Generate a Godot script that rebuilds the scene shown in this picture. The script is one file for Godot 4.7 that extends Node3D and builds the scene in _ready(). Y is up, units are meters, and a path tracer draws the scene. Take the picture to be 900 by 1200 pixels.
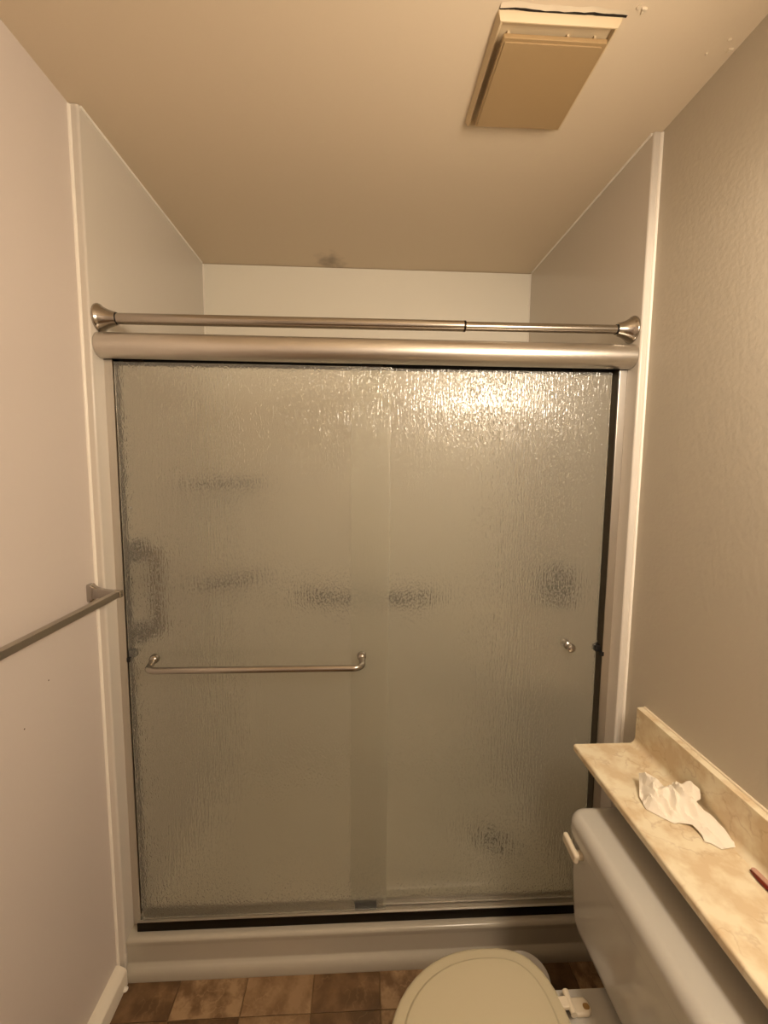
extends Node3D

# ---------------------------------------------------------------- room measures (metres)
const W := 1.47            # width between the shower panels
const T := 0.0236          # how far the panels stand proud of the room walls
const H := 2.4393          # ceiling
const D := 0.7962          # depth of the shower behind the door plane (z = 0)
const FRONT := 2.3         # wall behind the camera
const SHELF := 0.7871      # top of the stone shelf

# ---------------------------------------------------------------- mesh builder
class MB:
	var p := PackedVector3Array()      # three corners per triangle, counter-clockwise from outside
	var uv := PackedVector2Array()
	var xf := Transform3D.IDENTITY

	func tri(a: Vector3, b: Vector3, c: Vector3, ua := Vector2.ZERO, ub := Vector2.ZERO, uc := Vector2.ZERO) -> void:
		p.append(xf * a); p.append(xf * b); p.append(xf * c)
		uv.append(ua); uv.append(ub); uv.append(uc)

	func quad(a: Vector3, b: Vector3, c: Vector3, d: Vector3) -> void:
		tri(a, b, c); tri(a, c, d)

	func quad_uv(a: Vector3, b: Vector3, c: Vector3, d: Vector3, u0: Vector2, u1: Vector2) -> void:
		tri(a, b, c, u0, Vector2(u1.x, u0.y), u1)
		tri(a, c, d, u0, u1, Vector2(u0.x, u1.y))

	func outward(from: int) -> void:   # turn the solid added since «from» the right way out
		var vol := 0.0
		for i in range(from, p.size(), 3):
			vol += p[i].dot(p[i + 1].cross(p[i + 2]))
		if vol < 0.0:
			for i in range(from, p.size(), 3):
				var t := p[i + 1]; p[i + 1] = p[i + 2]; p[i + 2] = t
				var w := uv[i + 1]; uv[i + 1] = uv[i + 2]; uv[i + 2] = w

	func loft(rings: Array, cap0 := true, cap1 := true, closed := true) -> void:
		var from := p.size()
		var n: int = rings[0].size()
		for i in rings.size() - 1:
			var r0: PackedVector3Array = rings[i]
			var r1: PackedVector3Array = rings[i + 1]
			for j in (n if closed else n - 1):
				var k := (j + 1) % n
				quad(r0[j], r0[k], r1[k], r1[j])
		for side in 2:
			if (side == 0 and not cap0) or (side == 1 and not cap1):
				continue
			var r: PackedVector3Array = rings[0] if side == 0 else rings[rings.size() - 1]
			var c := Vector3.ZERO
			for q in r: c += q
			c /= n
			for j in n:
				var k := (j + 1) % n
				if side == 0: tri(c, r[k], r[j])
				else: tri(c, r[j], r[k])
		outward(from)

	# a slab with rounded corners in plan and rounded upper and lower edges
	func slab(c: Vector3, size: Vector3, corner := 0.002, edge := 0.001, seg := 2, edge_low := -1.0) -> void:
		if edge_low < 0.0: edge_low = edge
		corner = minf(corner, minf(size.x, size.z) * 0.499)
		var rings := []
		for i in seg + 1:
			var a := PI / 2 * i / seg
			rings.append(rr(c.x, c.z, size.x / 2, size.z / 2, corner, edge_low * (1.0 - sin(a)), c.y - size.y / 2 + edge_low * (1.0 - cos(a)), seg))
		for i in seg + 1:
			var a := PI / 2 * i / seg
			rings.append(rr(c.x, c.z, size.x / 2, size.z / 2, corner, edge * (1.0 - cos(a)), c.y + size.y / 2 - edge * (1.0 - sin(a)), seg))
		loft(rings)

	static func rr(cx: float, cz: float, hx: float, hz: float, r: float, inset: float, y: float, seg: int) -> PackedVector3Array:
		var out := PackedVector3Array()
		hx -= inset; hz -= inset
		r = maxf(r - inset, 0.0002)
		for q in 4:
			for i in seg + 1:
				var a := PI / 2 * (q + float(i) / seg)
				var sx := 1.0 if q in [0, 1] else -1.0
				var sz := 1.0 if q in [0, 3] else -1.0
				out.append(Vector3(cx + sx * (hx - r) + r * sin(a), y, cz + sz * (hz - r) + r * cos(a)))
		return out

	# outline (in x, y) drawn out along z from a to b; turn it with xf
	func extrude(poly: PackedVector2Array, a: float, b: float) -> void:
		var from := p.size()
		var n := poly.size()
		for j in n:
			var k := (j + 1) % n
			quad(Vector3(poly[j].x, poly[j].y, a), Vector3(poly[k].x, poly[k].y, a), Vector3(poly[k].x, poly[k].y, b), Vector3(poly[j].x, poly[j].y, b))
		var ind := Geometry2D.triangulate_polygon(poly)
		for i in range(0, ind.size(), 3):
			var q := [poly[ind[i]], poly[ind[i + 1]], poly[ind[i + 2]]]
			if (q[1] - q[0]).cross(q[2] - q[0]) < 0.0: q = [q[0], q[2], q[1]]
			var ccw := not Geometry2D.is_polygon_clockwise(poly)
			for side in 2:
				var z := a if side == 0 else b
				var v := [Vector3(q[0].x, q[0].y, z), Vector3(q[1].x, q[1].y, z), Vector3(q[2].x, q[2].y, z)]
				# the sides above face outward for one winding only; keep the caps in step with them
				if (side == 1) == ccw: tri(v[0], v[1], v[2])
				else: tri(v[0], v[2], v[1])
		outward(from)

	# profile of (radius, height) turned about y
	func lathe(prof: PackedVector2Array, n := 32) -> void:
		var rings := []
		for q in prof:
			var r := PackedVector3Array()
			for j in n:
				var a := TAU * j / n
				r.append(Vector3(q.x * sin(a), q.y, q.x * cos(a)))
			rings.append(r)
		loft(rings)

	func tube(path: PackedVector3Array, radii: PackedFloat32Array, n := 16) -> void:
		var rings := []
		var t0 := (path[1] - path[0]).normalized()
		var side := t0.cross(Vector3.UP if absf(t0.y) < 0.9 else Vector3.RIGHT).normalized()
		for i in path.size():
			var t := (path[mini(i + 1, path.size() - 1)] - path[maxi(i - 1, 0)]).normalized()
			side = (side - t * side.dot(t)).normalized()
			var up := side.cross(t)
			var r := PackedVector3Array()
			for j in n:
				var a := TAU * j / n
				r.append(path[i] + (side * cos(a) + up * sin(a)) * radii[mini(i, radii.size() - 1)])
			rings.append(r)
		loft(rings)

	func build(crease := 40.0) -> ArrayMesh:
		var count := p.size()
		var face := PackedVector3Array()
		var unit := PackedVector3Array()
		var near := {}
		for i in range(0, count, 3):
			var f := (p[i + 1] - p[i]).cross(p[i + 2] - p[i])
			face.append(f); unit.append(f.normalized())
			for k in 3:
				var key := Vector3i((p[i + k] * 50000.0).round())
				if not near.has(key): near[key] = PackedInt32Array()
				near[key].append(i / 3)
		var limit := cos(deg_to_rad(crease))
		var v := PackedVector3Array(); var nn := PackedVector3Array(); var tt := PackedVector2Array()
		for i in range(0, count, 3):
			if face[i / 3].length_squared() < 1e-20: continue
			for k in [0, 2, 1]:
				var s := Vector3.ZERO
				for g in near[Vector3i((p[i + k] * 50000.0).round())]:
					if unit[g].dot(unit[i / 3]) > limit: s += face[g]
				v.append(p[i + k]); nn.append(s.normalized() if s.length_squared() > 0.0 else unit[i / 3]); tt.append(uv[i + k])
		var arr := []
		arr.resize(Mesh.ARRAY_MAX)
		arr[Mesh.ARRAY_VERTEX] = v; arr[Mesh.ARRAY_NORMAL] = nn; arr[Mesh.ARRAY_TEX_UV] = tt; arr[Mesh.ARRAY_TEX_UV2] = tt
		var m := ArrayMesh.new()
		m.add_surface_from_arrays(Mesh.PRIMITIVE_TRIANGLES, arr)
		return m

# ---------------------------------------------------------------- objects
var taken := {}

func numbered(called: String) -> String:
	var k: int = taken.get(called, 0)
	taken[called] = k + 1
	return called if k == 0 else "%s_%03d" % [called, k]

func tag(o: Node3D, label := "", category := "", group := "", kind := "") -> Node3D:
	if label: o.set_meta("label", label)
	if category: o.set_meta("category", category)
	if group: o.set_meta("group", group)
	if kind: o.set_meta("kind", kind)
	return o

func obj(called: String, mb: MB, mat: Material, parent: Node3D = null, crease := 40.0) -> MeshInstance3D:
	var o := MeshInstance3D.new()
	o.mesh = mb.build(crease)
	o.material_override = mat
	return put(o, called, parent)

func put(o: MeshInstance3D, called: String, parent: Node3D) -> MeshInstance3D:
	o.cast_shadow = GeometryInstance3D.SHADOW_CASTING_SETTING_ON
	if parent == null:
		o.name = numbered(called)
		add_child(o)
	else:
		var k := 0
		var at := called
		while parent.has_node(at):
			k += 1
			at = "%s_%03d" % [called, k]
		o.name = at
		parent.add_child(o)
	return o

func thing(called: String, label: String, category: String, at := Vector3.ZERO, group := "") -> Node3D:
	var o := Node3D.new()
	o.name = numbered(called)
	add_child(o)
	o.position = at
	tag(o, label, category, group)
	return o

func structure(o: Node3D, label: String, category: String) -> Node3D:
	return tag(o, label, category, "", "structure")

static func box(c: Vector3, s: Vector3, edge := 0.001) -> MB:
	var m := MB.new()
	m.slab(c, s, edge, edge, 2)
	return m

static func turned(x: Vector3, y: Vector3, z: Vector3, o := Vector3.ZERO) -> Transform3D:
	return Transform3D(Basis(x, y, z), o)

static func arc(c: Vector2, r: float, a0: float, a1: float, n: int) -> PackedVector2Array:
	var out := PackedVector2Array()
	for i in n + 1:
		var a := deg_to_rad(lerpf(a0, a1, float(i) / n))
		out.append(c + Vector2(cos(a), sin(a)) * r)
	return out

# ---------------------------------------------------------------- textures and materials
static func noise(seed_: int, freq: float, octaves := 4, kind := FastNoiseLite.TYPE_SIMPLEX_SMOOTH) -> FastNoiseLite:
	var n := FastNoiseLite.new()
	n.seed = seed_
	n.frequency = freq
	n.noise_type = kind
	n.fractal_type = FastNoiseLite.FRACTAL_FBM if octaves > 1 else FastNoiseLite.FRACTAL_NONE
	n.fractal_octaves = octaves
	return n

static func grey(n: FastNoiseLite, w: int, h: int) -> PackedByteArray:
	var im := n.get_seamless_image(w, h, false, false, 0.15)
	im.convert(Image.FORMAT_L8)
	return im.get_data()

static func from_grey(d: PackedByteArray, w: int, h: int) -> ImageTexture:
	return ImageTexture.create_from_image(Image.create_from_data(w, h, false, Image.FORMAT_L8, d))

static func stretched(n: FastNoiseLite, w: int, h: int, tw: int, th: int) -> PackedByteArray:
	var im := n.get_seamless_image(w, h, false, false, 0.15)
	im.convert(Image.FORMAT_L8)
	im.resize(tw, th, Image.INTERPOLATE_CUBIC)
	return im.get_data()

# two layers of noise mixed through three colours, with thin veins
static func stone(seed_: int, a: Color, b: Color, vein: Color, vein_share: float, size := 512, freq := 0.006) -> ImageTexture:
	var broad := grey(noise(seed_, freq, 5), size, size)
	var lines := grey(noise(seed_ + 7, freq * 1.3, 4), size, size)
	var where := grey(noise(seed_ + 13, freq * 0.6, 2), size, size)
	var fine := grey(noise(seed_ + 21, 0.05, 3), size, size)
	var im := Image.create(size, size, false, Image.FORMAT_RGB8)
	for i in size * size:
		var t := clampf((broad[i] / 255.0 - 0.5) * 2.2 + 0.5 + (fine[i] / 255.0 - 0.5) * 0.35, 0.0, 1.0)
		var c := a.lerp(b, t)
		var v := 1.0 - clampf(absf(lines[i] / 255.0 - 0.5) * 16.0, 0.0, 1.0)
		v *= clampf((where[i] / 255.0 - 0.42) * 4.0, 0.0, 1.0) * vein_share
		im.set_pixel(i % size, i / size, c.lerp(vein, v))
	return ImageTexture.create_from_image(im)

static func mat(col: Color, rough := 0.5, metal := 0.0) -> StandardMaterial3D:
	var m := StandardMaterial3D.new()
	m.albedo_color = col
	m.roughness = rough
	m.metallic = metal
	return m

static func relief(m: StandardMaterial3D, tex: Texture2D, scale_cm: float, per_metre: float, world := true) -> StandardMaterial3D:
	m.heightmap_enabled = true
	m.heightmap_texture = tex
	m.heightmap_scale = scale_cm
	return tri_planar(m, per_metre, world)

static func tri_planar(m: StandardMaterial3D, per_metre: float, world := true) -> StandardMaterial3D:
	m.uv1_triplanar = true
	m.uv1_world_triplanar = world
	m.uv1_scale = Vector3.ONE * per_metre
	return m

var M := {}

func materials() -> void:
	var peel := from_grey(grey(noise(3, 0.018, 3), 512, 512), 512, 512)
	var fine := from_grey(grey(noise(5, 0.06, 3), 512, 512), 512, 512)
	M.wall = relief(mat(Color(0.825, 0.785, 0.755), 0.42), peel, 0.018, 3.4)
	M.wall_rough = relief(mat(Color(0.765, 0.73, 0.665), 0.5), peel, 0.034, 6.0)
	M.ceiling = relief(mat(Color(0.88, 0.815, 0.715), 0.7), peel, 0.022, 3.4)
	M.flake = mat(Color(0.87, 0.815, 0.72), 0.7)
	M.plaster_gap = mat(Color(0.12, 0.09, 0.06), 0.9)
	M.acrylic = mat(Color(0.83, 0.805, 0.765), 0.25)  # side panels: same acrylic as the back, their shade put into the colour
	M.acrylic_lit = mat(Color(0.95, 0.935, 0.885), 0.25)  # whiter copy of the acrylic so the shower back and pan floor look brighter
	M.pan = mat(Color(0.71, 0.685, 0.63), 0.2)  # curb colour darkened to stand for the shade near the floor
	M.caulk = mat(Color(0.95, 0.93, 0.89), 0.35)
	M.wood_trim = mat(Color(0.92, 0.89, 0.83), 0.4)
	M.nickel = mat(Color(0.84, 0.82, 0.79), 0.34, 1.0)
	M.nickel_smooth = mat(Color(0.70, 0.675, 0.64), 0.2, 1.0)
	M.nickel_dull = mat(Color(0.70, 0.67, 0.63), 0.38, 1.0)
	M.chrome = mat(Color(0.70, 0.68, 0.66), 0.08, 1.0)
	M.dark_metal = mat(Color(0.17, 0.145, 0.115), 0.4, 0.9)
	M.bar_dull = mat(Color(0.44, 0.39, 0.33), 0.35, 1.0)
	M.jamb_inside_shade = mat(Color(0.27, 0.235, 0.18), 0.22, 1.0)  # dark tone stands for the shaded inner side of the left jamb
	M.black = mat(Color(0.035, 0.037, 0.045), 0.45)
	M.jamb_shade = mat(Color(0.20, 0.165, 0.11), 0.45)  # brown tone stands for the shaded inner side of the right jamb
	M.china = mat(Color(0.72, 0.705, 0.67), 0.12)
	M.seat = mat(Color(0.74, 0.70, 0.59), 0.38)
	M.bone_plastic = mat(Color(0.83, 0.785, 0.70), 0.3)
	M.stain = mat(Color(0.55, 0.42, 0.22), 0.6)
	M.fan = mat(Color(0.665, 0.56, 0.405), 0.45)
	M.fan_frame = mat(Color(0.85, 0.77, 0.63), 0.5)
	M.white_tub = mat(Color(0.90, 0.89, 0.88), 0.5)
	M.paper = mat(Color(0.95, 0.92, 0.86), 0.85)
	M.paper.backlight_enabled = true
	M.paper.backlight = Color(0.5, 0.47, 0.42)
	M.stick = mat(Color(0.42, 0.11, 0.035), 0.35)
	M.stick_top = mat(Color(0.72, 0.56, 0.49), 0.5)
	M.speck = mat(Color(0.33, 0.25, 0.18), 0.8)
	M.marble = tri_planar(mat(Color(0.96, 0.965, 0.98), 0.2), 2.3)
	M.marble.albedo_texture = stone(41, Color(0.87, 0.78, 0.63), Color(0.94, 0.89, 0.76), Color(0.68, 0.55, 0.43), 0.28, 512, 0.009)
	M.grout = mat(Color(0.50, 0.40, 0.28), 0.7)
	M.tiles = []
	var tones := [
		[Color(0.38, 0.285, 0.19), Color(0.48, 0.37, 0.255), Color(0.60, 0.49, 0.36)],
		[Color(0.44, 0.335, 0.23), Color(0.64, 0.53, 0.40), Color(0.71, 0.60, 0.46)],
		[Color(0.49, 0.38, 0.265), Color(0.60, 0.49, 0.365), Color(0.67, 0.56, 0.43)],
		[Color(0.33, 0.24, 0.155), Color(0.43, 0.325, 0.22), Color(0.54, 0.43, 0.31)]]
	for k in 4:
		var m := tri_planar(mat(Color.WHITE, 0.35), 3.1, false)
		m.albedo_texture = stone(60 + 31 * k, tones[k][0], tones[k][1], tones[k][2], 0.45, 512, 0.007)
		m.uv1_offset = Vector3(0.17 * k, 0.0, 0.31 * k)
		M.tiles.append(m)
	# rain glass: long runs and short drops pressed into the pane
	var runs := stretched(noise(11, 0.07, 2), 1024, 96, 1024, 1024)
	var drops := stretched(noise(12, 0.09, 2), 1024, 512, 1024, 1024)
	var veil := stretched(noise(14, 0.012, 2), 1024, 1024, 1024, 1024)
	var d := PackedByteArray()
	d.resize(1024 * 1024)
	for i in 1024 * 1024:
		var bead := clampf((drops[i] - 132.0) / 75.0, 0.0, 1.0)
		d[i] = int(clampf(runs[i] * 0.46 + drops[i] * 0.14 + bead * bead * 85.0 + veil[i] * 0.06, 0.0, 255.0))
	M.glass = mat(Color(0.99, 0.99, 0.96, 0.06), 0.16)
	M.glass.backlight_enabled = true
	M.glass.backlight = Color(0.08, 0.08, 0.075).linear_to_srgb()
	M.glass.transparency = BaseMaterial3D.TRANSPARENCY_ALPHA
	M.glass.refraction_enabled = true
	M.glass.refraction_scale = 0.062
	M.glass.heightmap_enabled = true
	M.glass.heightmap_texture = from_grey(d, 1024, 1024)
	M.glass.heightmap_scale = GLASS_RELIEF
	M.diffuser = mat(Color(0.95, 0.93, 0.9), 0.4)
	M.diffuser.emission_enabled = true
	M.diffuser.emission = LAMP
	M.diffuser.emission_energy_multiplier = 4.0

const GLASS_RELIEF := 0.25
const LAMP := Color(1.0, 0.92, 0.82)

func _ready() -> void:
	# ------------------------------------------------------------ camera, surroundings, exposure
	var cam := Camera3D.new()
	cam.name = "camera"
	cam.fov = rad_to_deg(2.0 * atan(600.0 / 512.26))
	cam.near = 0.02
	add_child(cam)
	cam.transform = Transform3D(Basis(Vector3(0.9988, 0.0089, 0.0489), Vector3(-0.004, 0.995, -0.0999), Vector3(-0.0495, 0.0996, 0.9938)).orthonormalized(), Vector3(0.7056, 1.5491, 1.2622))
	cam.current = true
	var around := WorldEnvironment.new()
	around.name = "surroundings"
	var env := Environment.new()
	env.background_mode = Environment.BG_COLOR
	env.background_color = Color(0.02, 0.018, 0.015)
	env.tonemap_mode = Environment.TONE_MAPPER_LINEAR
	env.tonemap_exposure = 1.0
	env.sdfgi_enabled = true
	env.ssao_enabled = true
	env.ssil_enabled = true
	around.environment = env
	add_child(around)

	materials()
	vanity_light()
	room()
	shower()
	shower_door()
	toilet()
	shelf()
	ceiling_fan()
	towel_bar()
	curtain_rod()
	small_things()

# ---------------------------------------------------------------- the lamp over the basin, beyond the frame on the right
func vanity_light() -> void:
	var y := 1.955
	var x := 1.375
	var t := thing("vanity_light", "three globe lamp on the wall over the basin counter", "lamp", Vector3(W + T, y, 1.15))
	var o := -t.position
	obj("back_plate", box(Vector3(W + T - 0.01, y + 0.01, 1.15) + o, Vector3(0.02, 0.12, 0.66), 0.003), M.nickel, t)
	obj("added_canopy", box(Vector3(W + T - 0.08, y + 0.116, 1.15) + o, Vector3(0.16, 0.012, 0.80), 0.003), M.nickel, t)  # added to block direct lamp light from the nearby ceiling
	for z in [0.90, 1.15, 1.40]:
		var neck := MB.new()
		neck.tube(PackedVector3Array([Vector3(W + T - 0.018, y, z) + o, Vector3(x + 0.095, y, z) + o]), PackedFloat32Array([0.018]), 16)
		obj("socket", neck, M.nickel, t)
		var g := MB.new()
		g.xf = Transform3D(Basis.IDENTITY, Vector3(x, y, z) + o)
		var pr := PackedVector2Array()
		for i in 19:
			var q := PI * i / 18 - PI / 2
			pr.append(Vector2(maxf(0.1 * cos(q), 0.0004), 0.1 * sin(q)))
		g.lathe(pr, 32)
		obj("globe_bulb", g, M.diffuser, t)
		var l := OmniLight3D.new()
		l.name = "globe_lamp"
		l.light_color = LAMP
		l.light_energy = 0.352
		l.light_size = 0.098
		l.omni_range = 8.0
		l.omni_attenuation = 2.0
		l.shadow_enabled = true
		l.position = Vector3(x, y, z)
		add_child(l, true)

# ---------------------------------------------------------------- the room
func room() -> void:
	var z0 := -D - 0.012
	var zc := (z0 + FRONT) / 2
	var len := FRONT - z0
	var o := obj("wall_left", box(Vector3(-T - 0.06, H / 2, zc), Vector3(0.12, H + 0.24, len + 0.24), 0.002), M.wall)
	structure(o, "cream painted wall on the left side behind the towel bar", "wall")
	for q in [[0.4545, 0.83], [0.60, 0.83], [0.25, 1.05], [0.44, 1.33], [0.33, 0.98]]:
		var s := MB.new()
		s.xf = turned(Vector3.UP, Vector3.RIGHT, Vector3.BACK, Vector3(-T, q[1], q[0]))
		s.lathe(PackedVector2Array([Vector2(0.0019, -0.0004), Vector2(0.0017, 0.0004), Vector2(0.0006, 0.0007)]), 8)
		obj("paint_speck", s, M.speck, o)
	o = obj("wall_right", box(Vector3(W + T + 0.06, H / 2, zc), Vector3(0.12, H + 0.24, len + 0.24), 0.002), M.wall_rough)
	structure(o, "beige orange-peel painted wall on the right above the stone shelf", "wall")
	o = obj("wall_back", box(Vector3(W / 2, H / 2, z0 - 0.06), Vector3(W + 2 * T, H, 0.12), 0.002), M.wall)
	structure(o, "wall behind the shower's back panel", "wall")
	o = obj("wall_front", box(Vector3(W / 2, H / 2, FRONT + 0.06), Vector3(W + 2 * T, H, 0.12), 0.002), M.wall)
	structure(o, "plain painted wall behind the camera", "wall")
	# ceiling, with the grey-brown stain over the back of the shower
	var st := Image.create(256, 512, false, Image.FORMAT_RGBA8)
	var sn := noise(8, 0.03, 3)
	for y in 512:
		for x in 256:
			var px := -T + (W + 2 * T) * (x + 0.5) / 256.0
			var pz := z0 + len * (y + 0.5) / 512.0
			var r := Vector2((px - 0.5643) / 0.062, (pz + 0.745) / 0.085).length() + sn.get_noise_2d(x * 3.0, y * 3.0) * 0.5
			var a := smoothstep(1.2, 0.0, r) * 0.55
			st.set_pixel(x, y, Color(0.33, 0.24, 0.17, a))
	M.ceiling.detail_enabled = true
	M.ceiling.detail_albedo = ImageTexture.create_from_image(st)
	M.ceiling.detail_uv_layer = BaseMaterial3D.DETAIL_UV_2
	var cm := MB.new()
	var xa := -T; var xb := W + T
	cm.quad_uv(Vector3(xa, H, z0), Vector3(xb, H, z0), Vector3(xb, H, FRONT), Vector3(xa, H, FRONT), Vector2(0, 0), Vector2(1, 1))
	cm.quad(Vector3(xa, H, z0), Vector3(xa, H, FRONT), Vector3(xa, H + 0.12, FRONT), Vector3(xa, H + 0.12, z0))
	cm.quad(Vector3(xb, H, FRONT), Vector3(xb, H, z0), Vector3(xb, H + 0.12, z0), Vector3(xb, H + 0.12, FRONT))
	cm.quad(Vector3(xa, H, FRONT), Vector3(xb, H, FRONT), Vector3(xb, H + 0.12, FRONT), Vector3(xa, H + 0.12, FRONT))
	cm.quad(Vector3(xb, H, z0), Vector3(xa, H, z0), Vector3(xa, H + 0.12, z0), Vector3(xb, H + 0.12, z0))
	cm.quad(Vector3(xa, H + 0.12, FRONT), Vector3(xb, H + 0.12, FRONT), Vector3(xb, H + 0.12, z0), Vector3(xa, H + 0.12, z0))
	cm.outward(0)
	var ceil := obj("ceiling", cm, M.ceiling)
	structure(ceil, "tan painted ceiling with a stain over the shower", "ceiling")
	# torn paint round the fan: curled flakes with a dark gap behind them
	var rng := RandomNumberGenerator.new()
	rng.seed = 77
	var gap := MB.new()
	var flake := MB.new()
	var n := 26
	var pts_f := []
	for i in n + 1:
		var x := lerpf(0.968, 1.222, float(i) / n)
		var wob := rng.randf_range(-0.0008, 0.0008)
		var z_in := 0.3325 + wob + 0.0012 * sin(i * 0.45)
		var z_out := z_in + rng.randf_range(0.004, 0.007) + 0.007
		var drop := (0.0024 + rng.randf_range(-0.0006, 0.0008)) * clampf((n - i) / 9.0, 0.3, 1.0)
		pts_f.append([x, z_in, z_out, drop])
	for i in n:
		var a = pts_f[i]; var b = pts_f[i + 1]
		# a flake hinged on the ceiling at its far side and hanging free by the fan
		flake.quad(Vector3(a[0], H - 0.0002, a[2]), Vector3(b[0], H - 0.0002, b[2]), Vector3(b[0], H - b[3], b[1] + 0.004), Vector3(a[0], H - a[3], a[1] + 0.004))
		flake.quad(Vector3(a[0], H - a[3], a[1] + 0.004), Vector3(b[0], H - b[3], b[1] + 0.004), Vector3(b[0], H - 0.0001, b[1] + 0.0045), Vector3(a[0], H - 0.0001, a[1] + 0.0045))
		var wa := 0.0045 * clampf(sin(PI * (i + 0.4) / n) * 1.8, 0.25, 1.0)
		gap.quad(Vector3(a[0], H - 0.0012, a[1] - wa * 0.6), Vector3(b[0], H - 0.0012, b[1] - wa * 0.6), Vector3(b[0], H - 0.0012, b[1] + 0.0045), Vector3(a[0], H - 0.0012, a[1] + 0.0045))
	obj("torn_paint", flake, M.flake, ceil, 20.0)
	obj("plaster_crack", gap, M.plaster_gap, ceil)
	for q in [[1.4797, 0.2786, 0.012], [1.4620, 0.30, 0.006], [1.2485, 0.345, 0.014], [1.235, 0.352, 0.010], [1.4387, 0.2666, 0.006]]:
		var f := MB.new()
		var ring := PackedVector3Array(); var ring2 := PackedVector3Array()
		for k in 7:
			var a := TAU * k / 7
			var r: float = q[2] * rng.randf_range(0.45, 1.0) * 0.7
			ring.append(Vector3(q[0] + r * sin(a), H, q[1] + r * cos(a)))
			ring2.append(Vector3(q[0] + r * 0.8 * sin(a), H - 0.002 - 0.002 * rng.randf(), q[1] + r * 0.8 * cos(a)))
		f.loft([ring, ring2])
		obj("paint_flake", f, M.flake, ceil, 20.0)
	# vinyl tile floor
	var fl := obj("floor", box(Vector3(W / 2, -0.0635, zc), Vector3(W + 2 * T, 0.12, len), 0.002), M.grout)
	structure(fl, "floor of brown mottled stone-look tiles", "floor")
	var px := 0.2
	var tile := MB.new()
	tile.slab(Vector3(0, -0.0018, 0), Vector3(px - 0.0022, 0.0036, px - 0.0022), 0.0012, 0.0007, 1)
	var tm := tile.build()
	var order := [0, 1, 2, 0, 1, 2, 3, 1, 3, 2, 0, 1, 0, 3, 1, 2, 3]
	for row in 12:
		for col in 8:
			var x0 := -0.036 + col * px
			var x1 := minf(x0 + px, W + T)
			x0 = maxf(x0, -T)
			var z := 0.156 - px + row * px
			if z > FRONT - px or x1 - x0 < 0.03: continue
			var t := MeshInstance3D.new()
			t.mesh = tm
			t.material_override = M.tiles[order[(row * 7 + col * 1 + (row / 2)) % order.size()]]
			t.position = Vector3((x0 + x1) / 2, 0, z + px / 2)
			t.scale.x = (x1 - x0) / px
			t.rotation.y = 0.0
			put(t, "tile", fl)
	# baseboard on the left wall
	var bb := MB.new()
	bb.extrude(PackedVector2Array([Vector2(-T, 0), Vector2(0.0075, 0), Vector2(0.0075, 0.046), Vector2(0.004, 0.053), Vector2(-0.006, 0.060), Vector2(-0.016, 0.064), Vector2(-T, 0.064)]), 0.061, FRONT)
	o = obj("baseboard_left", bb, M.wood_trim)
	structure(o, "low cream baseboard along the left wall", "baseboard")
	var blob := MB.new()
	blob.xf = Transform3D(Basis(Vector3(0, 1, 0), 0.5).scaled(Vector3(1, 0.7, 1)), Vector3(0.009, 0.004, 0.078))
	blob.lathe(PackedVector2Array([Vector2(0.001, -0.004), Vector2(0.007, -0.003), Vector2(0.0085, 0.002), Vector2(0.006, 0.008), Vector2(0.001, 0.011)]), 12)
	obj("caulk_blob", blob, M.caulk, o)

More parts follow.
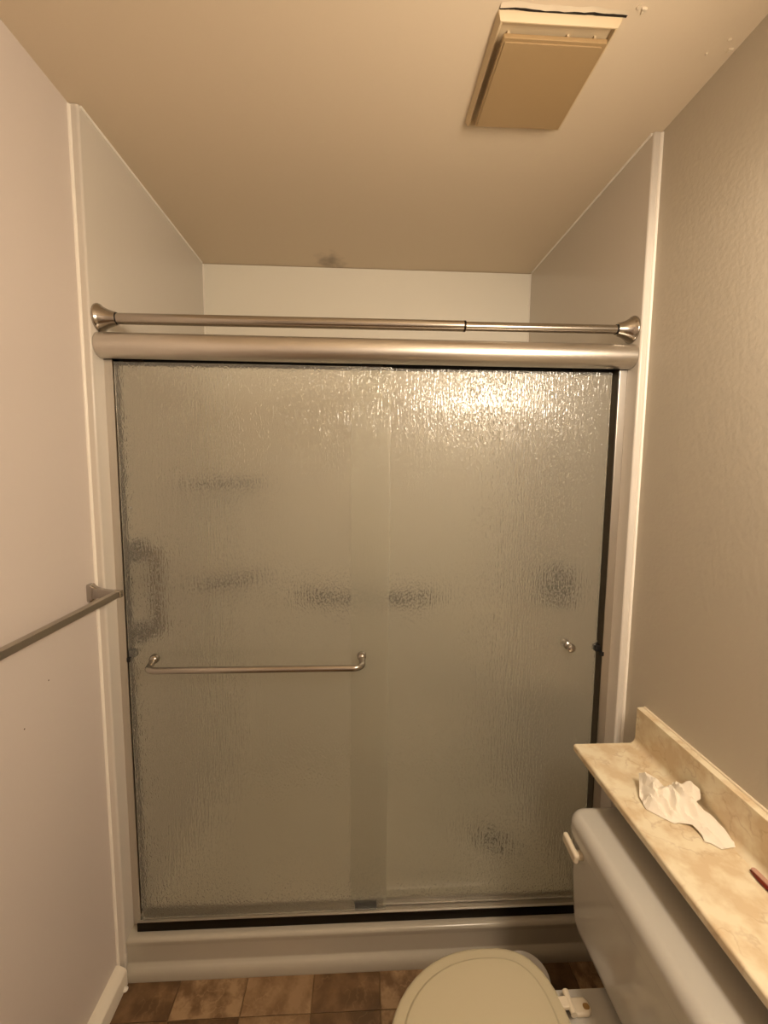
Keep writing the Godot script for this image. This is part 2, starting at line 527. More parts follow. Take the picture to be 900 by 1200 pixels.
# ---------------------------------------------------------------- shower: panels, base, fittings
func shower() -> void:
	for side in 2:
		var t := thing("shower_wall_panel", ["glossy cream shower wall panel on the left with rounded front edge", "glossy cream shower wall panel on the right, in shade, with pale front edge"][side], "wall panel", Vector3(-T if side == 0 else W + T, 0, 0.0525), "panels lining the shower")
		var o := -t.position
		# plan outline in (x, z): mirrored for the right side
		var pl := PackedVector2Array()
		pl.append(Vector2(-T, -D))
		pl.append(Vector2(0, -D))
		var e := 0.0525
		pl.append_array(arc(Vector2(-0.006, e - 0.006), 0.006, 0, 90, 5))
		pl.append(Vector2(-T, e))
		var m := MB.new()
		if side == 1:
			for i in pl.size(): pl[i].x = W - pl[i].x
		# extrude along y: (x, z) outline, height on z of the builder
		m.xf = turned(Vector3.RIGHT, Vector3.BACK, Vector3.UP, o)
		m.extrude(pl, 0.002, H - 0.0015)
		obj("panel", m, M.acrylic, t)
		var bead := MB.new()
		bead.xf = m.xf
		var bx := -T + 0.001 if side == 0 else W + T - 0.001
		var bo := arc(Vector2(bx, e), 0.0052, -90, 270, 12)
		bo.remove_at(bo.size() - 1)
		bead.extrude(bo, 0.002, H - 0.004)
		obj("caulk_bead", bead, M.caulk, t)
		var cb := MB.new()
		var sx := 0.0 if side == 0 else W
		cb.xf = turned(Vector3(0, 0, 1), Vector3(0, 1, 0), Vector3(1, 0, 0), o)
		cb.xf = Transform3D(Basis(Vector3(1, 0, 0), Vector3(0, 1, 0), Vector3(0, 0, 1)), o)
		var co := arc(Vector2(sx, H - 0.001), 0.004, 0, 360, 10)
		co.remove_at(co.size() - 1)
		cb.extrude(co, -D + 0.01, 0.045)
		obj("ceiling_bead", cb, M.caulk, t)
	var b := thing("shower_wall_panel", "glossy cream shower wall panel across the back of the shower", "wall panel", Vector3(W / 2, 0, -D), "panels lining the shower")
	obj("panel", box(Vector3(0, H / 2, -0.0055), Vector3(W, H - 0.004, 0.011), 0.001), M.acrylic_lit, b)
	for s in [-1, 1]:
		var c := MB.new()
		c.xf = turned(Vector3.RIGHT, Vector3.BACK, Vector3.UP)
		var co := arc(Vector2(s * W / 2, 0), 0.0055, 0, 360, 10)
		co.remove_at(co.size() - 1)
		c.extrude(co, 0.05, H - 0.004)
		obj("corner_bead", c, M.caulk, b)
	# shower base with a rounded curb
	var p := thing("shower_pan", "cream shower pan with raised rounded curb below the glass doors", "shower pan", Vector3(W / 2, 0, 0))
	var cu := PackedVector2Array([Vector2(-0.075, 0.0), Vector2(-0.075, 0.075), Vector2(-0.068, 0.112), Vector2(-0.055, 0.125)])
	cu.append_array(PackedVector2Array([Vector2(0.030, 0.128)]))
	cu.append_array(arc(Vector2(0.034, 0.116), 0.0115, 85, 0, 6))
	cu.append_array(PackedVector2Array([Vector2(0.0440, 0.106), Vector2(0.0425, 0.10), Vector2(0.0425, 0.052), Vector2(0.0440, 0.046)]))
	cu.append_array(PackedVector2Array([Vector2(0.0520, 0.040), Vector2(0.0572, 0.031), Vector2(0.0598, 0.020), Vector2(0.0603, 0.006), Vector2(0.0592, 0.0)]))
	var cm := MB.new()
	cm.xf = turned(Vector3.BACK, Vector3.UP, Vector3.LEFT, Vector3.ZERO)
	cm.extrude(cu, -W / 2 + 0.0004, W / 2 - 0.0004)
	obj("curb", cm, M.pan, p)
	obj("pan_floor", box(Vector3(0, 0.03, (-D - 0.075) / 2), Vector3(W - 0.001, 0.06, D - 0.075), 0.001), M.acrylic_lit, p)
	var dr := MB.new()
	dr.xf = Transform3D(Basis.IDENTITY, Vector3(1.235 - W / 2, 0.0601, -0.335))
	dr.lathe(PackedVector2Array([Vector2(0.056, 0.0), Vector2(0.055, 0.003), Vector2(0.047, 0.004), Vector2(0.044, 0.0025), Vector2(0.001, 0.0025)]), 28)
	var drain := obj("drain", dr, M.dark_metal, p)
	for k in 6:
		var h := MB.new()
		h.xf = Transform3D(Basis.IDENTITY, Vector3(1.235 - W / 2 + 0.027 * sin(TAU * k / 6), 0.0627, -0.335 + 0.027 * cos(TAU * k / 6)))
		h.lathe(PackedVector2Array([Vector2(0.0085, 0.0), Vector2(0.008, 0.0005), Vector2(0.001, 0.0005)]), 12)
		obj("drain_hole", h, M.black, drain)

	grab_bar("short upright metal grab bar on the left shower panel, seen blurred through the glass", Vector3(0, 1.285, -0.125), Vector3(0, 1.02, -0.125), Vector3(1, 0, 0), 0.058, 0.0165, 0.040, M.bar_dull)
	grab_bar("long horizontal metal grab bar across the back of the shower, seen blurred through the glass", Vector3(0.47, 0.945, -D), Vector3(0.985, 0.935, -D), Vector3(0, 0, 1), 0.052, 0.021, 0.045, M.dark_metal)
	for k in 2:
		var y: float = [1.492, 1.062][k]
		var s := thing("corner_shelf", ["upper corner shelf with dark metal rim in the back left of the shower", "lower corner shelf with dark metal rim in the back left of the shower"][k], "shelf", Vector3(0.0, y, -D), "shower corner shelves")
		var r := 0.215
		var out := PackedVector2Array([Vector2(0.0, 0.0)])
		out.append_array(arc(Vector2.ZERO, r, 0, 90, 14))
		var m := MB.new()
		m.xf = turned(Vector3.RIGHT, Vector3.BACK, Vector3.UP)
		m.extrude(out, -0.009, 0.0)
		obj("shelf_plate", m, M.acrylic, s)
		var path := PackedVector3Array()
		for i in 15:
			var a := PI / 2 * i / 14
			path.append(Vector3(maxf(r * sin(a), 0.007), -0.012, maxf(r * cos(a), 0.007)))
		var rm := MB.new()
		rm.tube(path, PackedFloat32Array([0.014]), 10)
		obj("rim", rm, M.dark_metal, s)
	# mixer valve on the right panel
	var v := thing("shower_valve", "round metal shower mixer valve on the right shower panel behind the glass", "shower valve", Vector3(W, 1.11, -0.345))
	var e := MB.new()
	e.xf = turned(Vector3(0, 0, 1), Vector3(-1, 0, 0), Vector3(0, -1, 0), Vector3.ZERO)
	e.lathe(PackedVector2Array([Vector2(0.088, 0.0), Vector2(0.087, 0.004), Vector2(0.06, 0.011), Vector2(0.034, 0.014), Vector2(0.031, 0.05), Vector2(0.027, 0.058), Vector2(0.001, 0.06)]), 32)
	obj("escutcheon", e, M.dark_metal, v)
	var lv := MB.new()
	lv.tube(PackedVector3Array([Vector3(-0.05, 0, 0), Vector3(-0.062, -0.03, 0.015), Vector3(-0.068, -0.075, 0.03)]), PackedFloat32Array([0.013, 0.011, 0.008]), 12)
	obj("lever", lv, M.dark_metal, v)

func grab_bar(label: String, a: Vector3, b: Vector3, out: Vector3, off: float, r: float, fr: float, finish: Material) -> void:
	var t := thing("grab_bar", label, "grab bar", (a + b) / 2)
	var o := -t.position
	var dir := (b - a).normalized()
	var path := PackedVector3Array()
	path.append(a + o + out * 0.003)
	for i in 7:
		var q := PI / 2 * i / 6
		path.append(a + o + out * (off - 0.028 * (1.0 - sin(q))) + dir * 0.028 * (1.0 - cos(q)))
	for i in 7:
		var q := PI / 2 * (1.0 - i / 6.0)
		path.append(b + o + out * (off - 0.028 * (1.0 - sin(q))) - dir * 0.028 * (1.0 - cos(q)))
	path.append(b + o + out * 0.003)
	var m := MB.new()
	m.tube(path, PackedFloat32Array([r]), 16)
	obj("bar", m, finish, t)
	for e in [a, b]:
		var f := MB.new()
		var side := dir
		f.xf = turned(side, out, side.cross(out), e + o)
		f.lathe(PackedVector2Array([Vector2(fr, 0.0), Vector2(fr, 0.005), Vector2(fr - 0.004, 0.009), Vector2(r + 0.001, 0.011)]), 24)
		obj("flange", f, M.dark_metal, t)

# ---------------------------------------------------------------- sliding glass doors
func shower_door() -> void:
	var f := thing("shower_door_frame", "brushed nickel frame of the sliding shower doors, header, jambs and track", "door frame", Vector3(W / 2, 0.128, 0))
	var o := -f.position
	# header: a bowed hollow channel, open below
	var outer := PackedVector2Array([Vector2(-0.046, 1.842), Vector2(-0.046, 1.8995), Vector2(0.012, 1.9025)])
	for i in 13:
		var q := PI * (i / 12.0)
		outer.append(Vector2(0.018 + 0.031 * sin(q), 1.8705 + 0.033 * cos(q)))
	outer.append_array(PackedVector2Array([Vector2(0.010, 1.8375), Vector2(0.008, 1.8405), Vector2(0.008, 1.8965), Vector2(-0.042, 1.8965), Vector2(-0.042, 1.842)]))
	var hm := MB.new()
	hm.xf = turned(Vector3.BACK, Vector3.UP, Vector3.LEFT, o)
	hm.extrude(outer, -W + 0.0015, -0.0015)
	obj("header", hm, M.nickel, f)
	# jambs
	for s in 2:
		var x := 0.0108 if s == 0 else W - 0.0115
		obj("jamb", box(Vector3(x, (0.1285 + 1.838) / 2, -0.022) + o, Vector3(0.0215 if s == 0 else 0.0225, 1.838 - 0.1285, 0.044), 0.0012), M.nickel, f)
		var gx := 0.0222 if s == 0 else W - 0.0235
		obj("jamb_shade_strip", box(Vector3(gx, (0.16 + 1.842) / 2, -0.0215) + o, Vector3(0.0016, 1.842 - 0.16, 0.036), 0.0005), M.jamb_shade if s == 1 else M.jamb_inside_shade, f)  # thin dark strip painting the shade on the jamb's inner side
		# bumper half way up
		var bx := 0.031 if s == 0 else W - 0.031
		obj("bumper", box(Vector3(bx, 0.999, -0.022) + o, Vector3(0.020, 0.020, 0.022), 0.002), M.black, f)
		obj("bumper", box(Vector3(0.0245 if s == 0 else W - 0.0235, 0.985, -0.006) + o, Vector3(0.010, 0.014, 0.014), 0.002), M.black, f)
	# bottom track
	var tr := MB.new()
	tr.xf = turned(Vector3.BACK, Vector3.UP, Vector3.LEFT, o)
	tr.extrude(PackedVector2Array([Vector2(-0.046, 0.1285), Vector2(0.0200, 0.1290), Vector2(0.0200, 0.134), Vector2(0.0185, 0.154), Vector2(0.0175, 0.1585), Vector2(0.014, 0.1592), Vector2(0.012, 0.1565), Vector2(0.010, 0.138), Vector2(-0.040, 0.138), Vector2(-0.041, 0.143), Vector2(-0.046, 0.143)]), -W + 0.0225, -0.0225)
	obj("bottom_track", tr, M.nickel_dull, f)
	obj("track_dark_reflection", box(Vector3(W / 2, 0.1436, 0.0222) + o, Vector3(W - 0.0465, 0.0275, 0.0034), 0.0008), M.dark_metal, f)  # dark front strip standing in for the dark floor mirrored in the track
	var te := MB.new()
	te.xf = Transform3D(Basis.IDENTITY, o)
	te.slab(Vector3(W / 2, 0.1592, 0.0185), Vector3(W - 0.046, 0.0026, 0.0080), 0.001, 0.0008, 2)
	obj("track_edge", te, M.nickel, f)
	obj("header_shade_strip", box(Vector3(W / 2, 1.8455, -0.0387) + o, Vector3(W - 0.004, 0.031, 0.006), 0.001), M.black, f)  # black strip standing in for the shade inside the header channel
	obj("guide_block", box(Vector3(0.7215, 0.152, -0.01425) + o, Vector3(0.072, 0.028, 0.0075), 0.002), M.black, f)

	pane("glass_door", "left rain glass sliding door panel carrying the outside towel bar", 0.0245, 0.786, -0.0070, [0.075, 0.73], true)
	pane("glass_door", "right rain glass sliding door panel with a round pull knob, behind the left panel", 0.6725, W - 0.0345, -0.0215, [0.745, 1.345], false)

func pane(called: String, label: String, x0: float, x1: float, z: float, hang: Array, bar: bool) -> void:
	var y0 := 0.1415
	var y1 := 1.8330
	var t := thing(called, label, "shower door", Vector3((x0 + x1) / 2, y0, z), "rain glass shower doors")
	var g := MB.new()
	var h := Vector3((x1 - x0) / 2, (y1 - y0) / 2, 0.003)
	var c := Vector3(0, h.y, 0)
	var a := [Vector3(-h.x, -h.y, h.z), Vector3(h.x, -h.y, h.z), Vector3(h.x, h.y, h.z), Vector3(-h.x, h.y, h.z)]
	var u0 := Vector2(0.0 if bar else 0.37, 0.0)
	var su := 1.0 / 0.62
	var u1 := u0 + Vector2((x1 - x0) * su, (y1 - y0) * su)
	g.quad_uv(c + a[0], c + a[1], c + a[2], c + a[3], u0, u1)
	var k := Vector3(0, 0, -2 * h.z)
	g.quad_uv(c + a[1] + k, c + a[0] + k, c + a[3] + k, c + a[2] + k, Vector2(0.5, 0.5), Vector2(0.5, 0.5))
	g.quad_uv(c + a[0] + k, c + a[1] + k, c + a[1], c + a[0], Vector2(0.5, 0.5), Vector2(0.5, 0.5))
	g.quad_uv(c + a[3], c + a[2], c + a[2] + k, c + a[3] + k, Vector2(0.5, 0.5), Vector2(0.5, 0.5))
	g.quad_uv(c + a[0] + k, c + a[0], c + a[3], c + a[3] + k, Vector2(0.5, 0.5), Vector2(0.5, 0.5))
	g.quad_uv(c + a[1], c + a[1] + k, c + a[2] + k, c + a[2], Vector2(0.5, 0.5), Vector2(0.5, 0.5))
	obj("glass", g, M.glass, t, 10.0)
	var o := -t.position
	for x in hang:
		obj("hanger_bracket", box(Vector3(x, y1 + 0.0115, z) + o, Vector3(0.055, 0.025, 0.0060), 0.0015), M.dark_metal, t)
	if bar:
		# towel bar on two stand-offs
		var zb := 0.055
		var zg := z + 0.0032
		var path := PackedVector3Array()
		var xa := 0.1005; var xb := 0.7055; var y := 0.9885
		path.append(Vector3(xa, y, zg + 0.008) + o)
		for i in 9:
			var q := PI / 2 * i / 8
			path.append(Vector3(xa - 0.002 + 0.028 * (1.0 - cos(q)), y - 0.0115, zb - 0.026 * (1.0 - sin(q))) + o)
		for i in 9:
			var q := PI / 2 * (1.0 - i / 8.0)
			path.append(Vector3(xb + 0.002 - 0.028 * (1.0 - cos(q)), y - 0.0115, zb - 0.026 * (1.0 - sin(q))) + o)
		path.append(Vector3(xb, y, zg + 0.008) + o)
		var m := MB.new()
		m.tube(path, PackedFloat32Array([0.0094]), 16)
		var b := obj("towel_bar", m, M.nickel_smooth, t)
		for x in [xa, xb]:
			var s := MB.new()
			s.xf = turned(Vector3.RIGHT, Vector3(0, 0, 1), Vector3(0, -1, 0), Vector3(x, y, zg) + o)
			s.lathe(PackedVector2Array([Vector2(0.0135, 0.0), Vector2(0.0140, 0.004), Vector2(0.0135, 0.010), Vector2(0.0115, 0.0155), Vector2(0.007, 0.0195), Vector2(0.0005, 0.021)]), 20)
			obj("mounting_cap", s, M.nickel_smooth, b)
	else:
		var s := MB.new()
		s.xf = turned(Vector3.RIGHT, Vector3(0, 0, 1), Vector3(0, -1, 0), Vector3(1.346, 1.006, z + 0.0032) + o)
		s.lathe(PackedVector2Array([Vector2(0.0125, 0.0), Vector2(0.0125, 0.003), Vector2(0.008, 0.006), Vector2(0.0085, 0.012), Vector2(0.0128, 0.016), Vector2(0.0135, 0.021), Vector2(0.0115, 0.026), Vector2(0.006, 0.0285), Vector2(0.0005, 0.029)]), 24)
		var kn := obj("pull_knob", s, M.nickel_smooth, t)
		var s2 := MB.new()
		s2.xf = turned(Vector3.RIGHT, Vector3(0, 0, -1), Vector3(0, 1, 0), Vector3(1.346, 1.006, z - 0.0032) + o)
		s2.lathe(PackedVector2Array([Vector2(0.0125, 0.0), Vector2(0.0125, 0.003), Vector2(0.008, 0.006), Vector2(0.0085, 0.012), Vector2(0.0128, 0.016), Vector2(0.0135, 0.021), Vector2(0.0115, 0.026), Vector2(0.006, 0.0285), Vector2(0.0005, 0.029)]), 24)
		obj("inner_knob", s2, M.nickel_smooth, kn)

# ---------------------------------------------------------------- toilet
static func egg(cx: float, cz: float, front: float, back: float, half: float, y: float, inset: float, n := 48) -> PackedVector3Array:
	var out := PackedVector3Array()
	for j in n:
		var a := TAU * j / n
		var s := sin(a); var c := cos(a)
		var x: float
		var z: float
		if s <= 0.0:
			x = cx + (front - inset) * s
			z = cz + (half - inset) * c
		else:   # squarer towards the hinges
			x = cx + (back - inset) * signf(s) * pow(absf(s), 0.62)
			z = cz + (half - inset) * signf(c) * pow(absf(c), 0.72)
		out.append(Vector3(x, y, z))
	return out

func toilet() -> void:
	var cz := 0.512
	var t := thing("toilet", "bone coloured toilet with its lid closed and tank under the stone shelf", "toilet", Vector3(1.0, 0, cz))
	var o := -t.position
	var d := Transform3D(Basis.IDENTITY, o)
	# tank
	var m := MB.new()
	m.xf = d
	var rings := []
	for q in [[0.388, 0.022, 0.016], [0.392, 0.014, 0.013], [0.402, 0.006, 0.011], [0.43, 0.002, 0.008], [0.55, 0.0, 0.003], [0.648, 0.0, 0.0]]:
		rings.append(MB.rr(1.3535 + q[2] * 0.5, cz, 0.1225 - q[2] * 0.5, 0.252 - q[2], 0.036, q[1], q[0], 8))
	m.loft(rings)
	obj("tank", m, M.china, t)
	m = MB.new(); m.xf = d
	m.slab(Vector3(1.3515, 0.6775, cz), Vector3(0.253, 0.056, 0.514), 0.042, 0.026, 8, 0.004)
	obj("tank_lid", m, M.china, t)
	# flush lever on the tank's front
	m = MB.new(); m.xf = d
	m.tube(PackedVector3Array([Vector3(1.236, 0.634, 0.330), Vector3(1.219, 0.634, 0.330)]), PackedFloat32Array([0.011, 0.011]), 14)
	var lev := obj("flush_lever", m, M.bone_plastic, t)
	m = MB.new(); m.xf = Transform3D(Basis(Vector3(1, 0, 0), 0.12), o + Vector3(1.2135, 0.638, 0.312))
	m.slab(Vector3.ZERO, Vector3(0.013, 0.024, 0.066), 0.006, 0.005, 4)
	obj("lever_handle", m, M.bone_plastic, lev)
	# bowl
	m = MB.new(); m.xf = d
	rings = []
	for q in [[0.0, 0.115, 0.13, 0.115], [0.03, 0.105, 0.12, 0.108], [0.10, 0.10, 0.115, 0.10], [0.18, 0.13, 0.125, 0.115], [0.25, 0.175, 0.14, 0.145], [0.31, 0.208, 0.16, 0.172], [0.345, 0.218, 0.17, 0.181], [0.362, 0.219, 0.17, 0.182], [0.367, 0.214, 0.165, 0.178]]:
		rings.append(egg(0.992, cz, q[1], q[2], q[3], q[0], 0.0))
	m.loft(rings)
	rings = []
	for q in [[0.02, 0.09, 1.12, 1.32], [0.15, 0.085, 1.10, 1.33], [0.26, 0.095, 1.08, 1.36], [0.33, 0.108, 1.05, 1.42], [0.364, 0.114, 1.05, 1.44], [0.3715, 0.110, 1.05, 1.437]]:
		rings.append(MB.rr((q[2] + q[3]) / 2, cz, (q[3] - q[2]) / 2, q[1], 0.03, 0.0, q[0], 5))
	m.loft(rings)
	m.slab(Vector3(1.36, 0.38, cz), Vector3(0.15, 0.02, 0.17), 0.02, 0.003, 3)
	obj("bowl", m, M.china, t)
	# seat and closed lid
	m = MB.new(); m.xf = d
	rings = []
	for q in [[0.3675, 0.004], [0.3695, 0.001], [0.373, 0.0], [0.378, 0.001], [0.381, 0.005]]:
		rings.append(egg(0.992, cz, 0.231, 0.16, 0.189, q[0], q[1]))
	m.loft(rings)
	obj("seat", m, M.seat, t)
	m = MB.new(); m.xf = d
	rings = []
	for q in [[0.3815, 0.006], [0.383, 0.002], [0.387, 0.0], [0.391, 0.0015], [0.3935, 0.005], [0.3955, 0.012], [0.3960, 0.0255], [0.3985, 0.0285], [0.4015, 0.0305], [0.4030, 0.034], [0.4042, 0.055], [0.405, 0.10], [0.405, 0.155]]:
		rings.append(egg(0.992, cz, 0.230, 0.158, 0.189, q[0], q[1]))
	m.loft(rings)
	obj("seat_lid", m, M.seat, t, 50.0)
	for s in [-1, 1]:
		var z: float = cz + s * 0.074
		m = MB.new(); m.xf = d
		m.slab(Vector3(1.187, 0.3755, z), Vector3(0.046, 0.011, 0.034), 0.014, 0.005, 4)
		m.tube(PackedVector3Array([Vector3(1.163, 0.388, z - 0.022), Vector3(1.163, 0.388, z + 0.022)]), PackedFloat32Array([0.0068, 0.0068]), 12)
		m.slab(Vector3(1.150, 0.388, z), Vector3(0.03, 0.010, 0.022), 0.004, 0.003, 3)
		var h := obj("seat_hinge", m, M.bone_plastic, t)
		m = MB.new(); m.xf = d
		m.slab(Vector3(1.199, 0.3815, z + 0.003), Vector3(0.014, 0.002, 0.012), 0.005, 0.001, 3)
		obj("grime_spot", m, M.stain, h)

# ---------------------------------------------------------------- stone shelf over the tank, and what lies on it
func shelf() -> void:
	var t := thing("stone_shelf", "cream and tan marbled counter shelf with backsplash over the toilet tank", "counter", Vector3(W + T, SHELF - 0.02, 0.1394))
	var o := -t.position
	var z0 := 0.1394
	var z1 := 1.35
	# shelf profile in (x, y): rounded front edge
	var out := PackedVector2Array([Vector2(W + T, SHELF), Vector2(W + T, SHELF - 0.02)])
	out.append_array(arc(Vector2(1.302, SHELF - 0.016), 0.004, 270, 180, 3))
	out.append_array(arc(Vector2(1.304, SHELF - 0.006), 0.006, 180, 90, 5))
	var m := MB.new(); m.xf = Transform3D(Basis.IDENTITY, o)
	m.extrude(out, z0, z1)
	obj("shelf_slab", m, M.marble, t)
	m = MB.new(); m.xf = Transform3D(Basis.IDENTITY, o)
	var bs := PackedVector2Array([Vector2(W + T, SHELF - 0.001), Vector2(1.458, SHELF - 0.001)])
	bs.append_array(PackedVector2Array([Vector2(1.4655, SHELF + 0.0025), Vector2(1.4710, SHELF + 0.008), Vector2(1.4735, SHELF + 0.016)]))
	bs.append_array(arc(Vector2(1.4755, 0.8896), 0.002, 180, 90, 3))
	bs.append_array(PackedVector2Array([Vector2(W + T, 0.8926)]))
	m.extrude(bs, z0, z1)
	obj("backsplash", m, M.marble, t)
	# bits of old caulk along the top
	m = MB.new(); m.xf = turned(Vector3.RIGHT, Vector3.UP, Vector3.BACK, o)
	m.tube(PackedVector3Array([Vector3(1.4925, 0.8925, z0 + 0.004), Vector3(1.4918, 0.8935, 0.4), Vector3(1.492, 0.893, z1)]), PackedFloat32Array([0.004, 0.003, 0.0035]), 8)
	obj("caulk_bead", m, M.flake, t)

	tissue()

	# slim stick lying at the right edge
	var s := thing("cosmetic_stick", "slim red-brown pointed stick with pale top lying on the stone shelf", "stick", Vector3(1.452, SHELF, 0.60))
	var so := Vector3.ZERO
	m = MB.new()
	m.xf = Transform3D(Basis(Vector3.UP, 0.05), Vector3(0, 0.0045, 0))
	var rings := []
	for q in [[-0.066, 0.0012], [-0.060, 0.003], [-0.045, 0.0055], [-0.02, 0.0068], [0.09, 0.007]]:
		var r := PackedVector3Array()
		for j in 12:
			var a := TAU * j / 12
			r.append(Vector3(q[1] * sin(a), 0.0042 * cos(a) * minf(1.0, q[1] / 0.004), q[0]))
		rings.append(r)
	m.loft(rings)
	obj("body", m, M.stick, s)
	m = MB.new()
	m.xf = Transform3D(Basis(Vector3.UP, 0.05), Vector3(0.0028, 0.0093, 0))
	m.slab(Vector3(0, 0, 0.010), Vector3(0.0100, 0.0026, 0.150), 0.004, 0.0008, 3)
	obj("pale_top", m, M.stick_top, s)

func tissue() -> void:
	var edge := [
		Vector3(-0.0301, 0.030, -0.0809), Vector3(-0.0136, 0.035, -0.0715), Vector3(-0.0031, 0.035, -0.0508), Vector3(-0.0006, 0.030, -0.0331), Vector3(0.0102, 0.030, -0.0305),
		Vector3(0.0254, 0.035, -0.0409), Vector3(0.0350, 0.042, -0.026), Vector3(0.0520, 0.050, -0.024), Vector3(0.0545, 0.051, -0.009), Vector3(0.0560, 0.050, 0.002),
		Vector3(0.0540, 0.033, 0.009), Vector3(0.0440, 0.027, 0.010), Vector3(0.0465, 0.022, 0.027), Vector3(0.0540, 0.020, 0.040), Vector3(0.0590, 0.014, 0.065),
		Vector3(0.0600, 0.003, 0.102), Vector3(0.0236, 0.002, 0.1057), Vector3(0.0133, 0.002, 0.0912), Vector3(0.0022, 0.002, 0.0874), Vector3(0.0068, 0.006, 0.0741),
		Vector3(0.0048, 0.008, 0.0506), Vector3(-0.0145, 0.002, 0.0377), Vector3(-0.0272, 0.002, 0.0388), Vector3(-0.0439, 0.002, 0.0202), Vector3(-0.0617, 0.002, -0.0033),
		Vector3(-0.0572, 0.006, -0.0343), Vector3(-0.0434, 0.015, -0.0566)]
	var t := thing("crumpled_tissue", "crumpled white tissue lying on the stone shelf against the backsplash", "tissue", Vector3(1.41, SHELF, 0.38))
	var poly := PackedVector2Array()
	for e in edge: poly.append(Vector2(e.x, e.z))
	var pts := PackedVector2Array()
	var hgt := PackedFloat32Array()
	# finer outline, slightly ragged
	var rng := RandomNumberGenerator.new()
	rng.seed = 5
	var fine := PackedVector2Array()
	for i in edge.size():
		var a: Vector3 = edge[i]
		var b: Vector3 = edge[(i + 1) % edge.size()]
		for k in 3:
			var q := a.lerp(b, k / 3.0)
			if k > 0: q += Vector3(rng.randf_range(-0.0008, 0.0008), 0, rng.randf_range(-0.0008, 0.0008))
			fine.append(Vector2(q.x, q.z))
			pts.append(Vector2(q.x, q.z)); hgt.append(q.y)
	var folds := noise(19, 13.0, 2)
	var creases := noise(23, 20.0, 1)
	var g := 0.0042
	var z := -0.085
	while z < 0.11:
		var x := -0.066
		while x < 0.066:
			var q := Vector2(x + rng.randf_range(-0.0012, 0.0012), z + rng.randf_range(-0.0012, 0.0012))
			if Geometry2D.is_point_in_polygon(q, fine):
				var near := 1e9
				var wsum := 0.0
				var h := 0.0
				for i in fine.size():
					var dd := q.distance_squared_to(fine[i])
					near = minf(near, dd)
					var w := 1.0 / (dd * dd + 1e-10)
					wsum += w; h += w * hgt[i]
				near = sqrt(near)
				if near > 0.0026:
					h /= wsum
					var head := smoothstep(0.045, 0.0, q.y)
					var ridge := 1.0 - absf(folds.get_noise_2d(q.x * 1.6, q.y * 0.9)) * 2.4
					var cr := absf(creases.get_noise_2d(q.x + 3.0, q.y * 1.2)) * 2.0
					var inside := smoothstep(0.0, 0.016, near)
					h += inside * (head * (0.017 * ridge + 0.004) + (1.0 - head) * 0.003 * ridge + 0.005 * head * (cr - 0.5))
					# a lengthwise fold down the tail
					h += inside * (1.0 - head) * 0.007 * exp(-pow((q.x - 0.017 - (q.y - 0.06) * 0.35) / 0.006, 2.0))
					pts.append(q); hgt.append(maxf(h, 0.0015))
			x += g
		z += g
	var ind := Geometry2D.triangulate_delaunay(pts)
	var m := MB.new()
	for i in range(0, ind.size(), 3):
		var a := ind[i]; var b := ind[i + 1]; var c := ind[i + 2]
		if not Geometry2D.is_point_in_polygon((pts[a] + pts[b] + pts[c]) / 3.0, fine): continue
		var va := Vector3(pts[a].x, hgt[a], pts[a].y)
		var vb := Vector3(pts[b].x, hgt[b], pts[b].y)
		var vc := Vector3(pts[c].x, hgt[c], pts[c].y)
		if (vb - va).cross(vc - va).y < 0.0:
			var s := vb; vb = vc; vc = s
		m.tri(va, vb, vc)
		var dn := Vector3(0, -0.0005, 0)
		m.tri(va + dn, vc + dn, vb + dn)
	for i in fine.size():   # close the edge
		var k := (i + 1) % fine.size()
		var a := Vector3(fine[i].x, hgt[i], fine[i].y)
		var b := Vector3(fine[k].x, hgt[k], fine[k].y)
		m.quad(a, b, b + Vector3(0, -0.0005, 0), a + Vector3(0, -0.0005, 0))
	obj("sheet", m, M.paper, t, 28.0)

# ---------------------------------------------------------------- ceiling fan
func ceiling_fan() -> void:
	var x0 := 0.966; var x1 := 1.2175; var z0 := 0.0505; var z1 := 0.331
	var c := Vector3((x0 + x1) / 2, H, (z0 + z1) / 2)
	var t := thing("exhaust_fan", "yellowed tan ceiling exhaust fan with a square flat cover", "exhaust fan", c)
	var hx := (x1 - x0) / 2; var hz := (z1 - z0) / 2
	# frame: rings go down the outer slope, across the lip and back up inside
	var m := MB.new()
	var rings := []
	for q in [[0.0, -0.0005], [0.001, -0.003], [0.006, -0.0125], [0.0075, -0.014], [0.010, -0.014], [0.0115, -0.0125], [0.0125, -0.004]]:
		rings.append(MB.rr(0, 0, hx, hz, 0.004, q[0], q[1], 3))
	m.loft(rings, true, false)
	m.loft([MB.rr(0, 0, hx, hz, 0.004, 0.0120, -0.0045, 3), MB.rr(0, 0, hx, hz, 0.004, 0.0120, -0.0025, 3)])
	obj("frame", m, M.fan_frame, t)
	m = MB.new()
	m.slab(Vector3(0, -0.0255, 0.004), Vector3(0.214, 0.009, 0.228), 0.003, 0.0012, 2, 0.0015)
	m.slab(Vector3(-0.0015, -0.0305, 0.002), Vector3(0.203, 0.003, 0.218), 0.003, 0.0005, 2, 0.0012)
	var cover := obj("cover", m, M.fan, t)
	for q in [[-0.094, 0.104], [0.030, 0.104], [0.086, 0.104], [-0.094, -0.09], [0.086, -0.09]]:
		m = MB.new()
		m.slab(Vector3(q[0], -0.0135, q[1]), Vector3(0.005, 0.0175, 0.004), 0.001, 0.0006, 2)
		obj("clip", m, M.fan_frame, t)
	for q in [[-0.03, 0.131], [0.012, 0.1305]]:
		m = MB.new()
		m.slab(Vector3(q[0], -0.0045, q[1] - 0.006), Vector3(0.006, 0.002, 0.004), 0.001, 0.0005, 2)
		obj("screw_slot", m, M.plaster_gap, t)

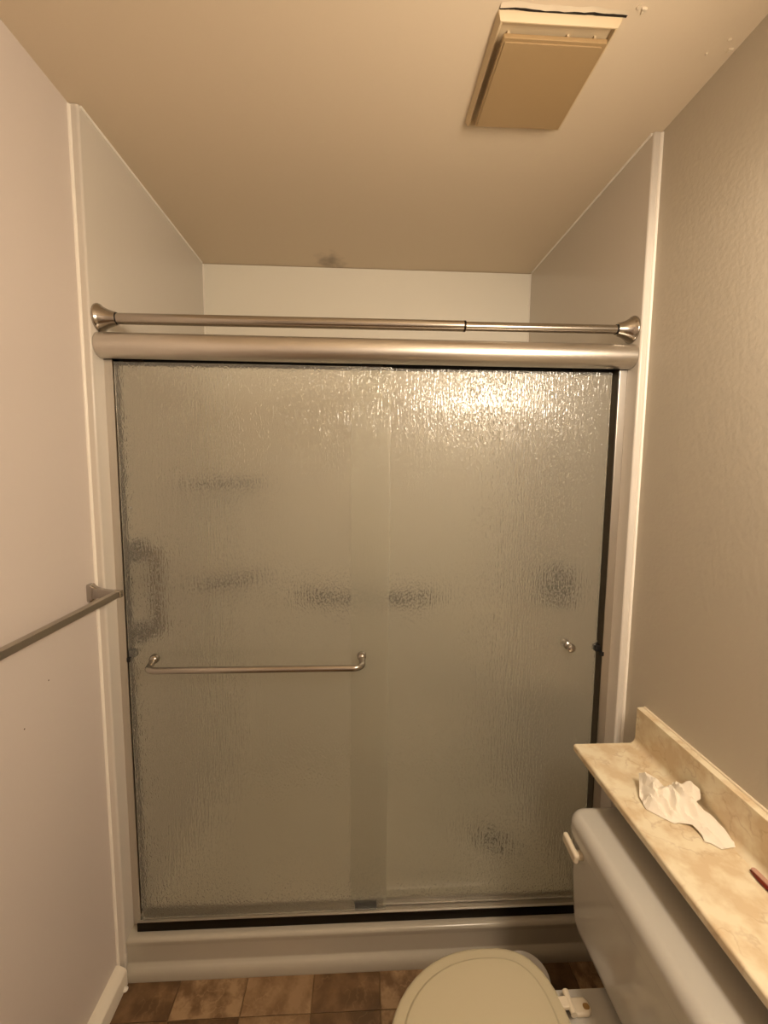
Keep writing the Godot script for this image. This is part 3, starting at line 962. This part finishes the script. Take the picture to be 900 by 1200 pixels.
# ---------------------------------------------------------------- towel bar on the left wall
func towel_bar() -> void:
	var t := thing("towel_bar", "square brushed metal towel bar on chrome brackets on the left wall", "towel bar", Vector3(-T, 1.207, 0.39))
	var o := -t.position
	var xb := 0.050
	obj("bar", box(Vector3(xb, 1.207, 0.39) + o, Vector3(0.0165, 0.0165, 0.61), 0.0016), M.nickel_dull, t)
	for z in [0.082, 0.698]:
		var m := MB.new(); m.xf = Transform3D(Basis.IDENTITY, o)
		# a base on the wall that narrows into an arm: rounded-rectangle rings along x
		m.xf = turned(Vector3.UP, Vector3.RIGHT, Vector3.BACK, Vector3(0, 1.207, z) + o)
		var rings := []
		for q in [[-T, 0.024, 0.0125, 0.005], [-T + 0.009, 0.024, 0.0125, 0.005], [-T + 0.013, 0.020, 0.0105, 0.005], [-T + 0.022, 0.0145, 0.0085, 0.004], [-0.001 + 0.02, 0.0105, 0.0078, 0.003], [0.040, 0.0092, 0.0085, 0.002], [0.0600, 0.0092, 0.0085, 0.002], [0.0610, 0.0082, 0.0075, 0.002]]:
			rings.append(MB.rr(0.004 * clampf((0.05 - q[0]) / 0.07, 0.0, 1.0), 0, q[1], q[2], q[3], 0.0, q[0], 4))
		m.loft(rings)
		obj("bracket", m, M.chrome, t)

# ---------------------------------------------------------------- tension rod
func curtain_rod() -> void:
	var y := 1.9415; var z := 0.012
	var t := thing("curtain_rod", "brushed nickel tension curtain rod spanning the shower above the door header", "curtain rod", Vector3(W / 2, y, z))
	var o := -t.position
	var m := MB.new()
	m.tube(PackedVector3Array([Vector3(0.035, y, z) + o, Vector3(0.987, y + 0.003, z) + o]), PackedFloat32Array([0.0145]), 24)
	obj("outer_tube", m, M.nickel_smooth, t)
	m = MB.new()
	m.tube(PackedVector3Array([Vector3(0.975, y + 0.003, z) + o, Vector3(W - 0.035, y + 0.0045, z) + o]), PackedFloat32Array([0.0122]), 24)
	obj("inner_tube", m, M.nickel_smooth, t)
	m = MB.new()
	m.tube(PackedVector3Array([Vector3(0.9845, y + 0.003, z) + o, Vector3(0.990, y + 0.003, z) + o]), PackedFloat32Array([0.0150]), 24)
	obj("collar", m, M.dark_metal, t)
	for s in 2:
		m = MB.new()
		var dir := 1.0 if s == 0 else -1.0
		m.xf = turned(Vector3(0, 0, 1), Vector3(dir, 0, 0), Vector3(0, dir, 0), Vector3(0.0 if s == 0 else W, y + (0.0 if s == 0 else 0.0045), z) + o)
		var pr := PackedVector2Array([Vector2(0.0365, 0.0), Vector2(0.0372, 0.003), Vector2(0.0358, 0.0065), Vector2(0.0325, 0.0095), Vector2(0.0305, 0.0125), Vector2(0.0262, 0.020), Vector2(0.0222, 0.029), Vector2(0.0192, 0.038), Vector2(0.0172, 0.046), Vector2(0.0165, 0.047)])
		m.lathe(pr, 32)
		obj("flange", m, M.nickel_smooth, t)
		m = MB.new()
		m.tube(PackedVector3Array([Vector3(0.0462 if s == 0 else W - 0.0462, y + 0.0045 * s, z) + o, Vector3(0.0492 if s == 0 else W - 0.0492, y + 0.0045 * s, z) + o]), PackedFloat32Array([0.0156 if s == 0 else 0.0140]), 24)
		obj("dark_ring", m, M.black, t)

# ---------------------------------------------------------------- odds and ends
func small_things() -> void:
	var t := thing("waste_tub", "small white round tub on the floor behind the toilet seat", "tub", Vector3(1.171, 0, 0.186))
	var m := MB.new()
	m.lathe(PackedVector2Array([Vector2(0.052, 0.0), Vector2(0.055, 0.002), Vector2(0.062, 0.108), Vector2(0.066, 0.110), Vector2(0.067, 0.116)]), 36)
	obj("body", m, M.white_tub, t)
	m = MB.new()
	m.lathe(PackedVector2Array([Vector2(0.0675, 0.115), Vector2(0.0685, 0.119), Vector2(0.067, 0.125), Vector2(0.063, 0.127), Vector2(0.0005, 0.128)]), 36)
	obj("lid", m, M.white_tub, t)
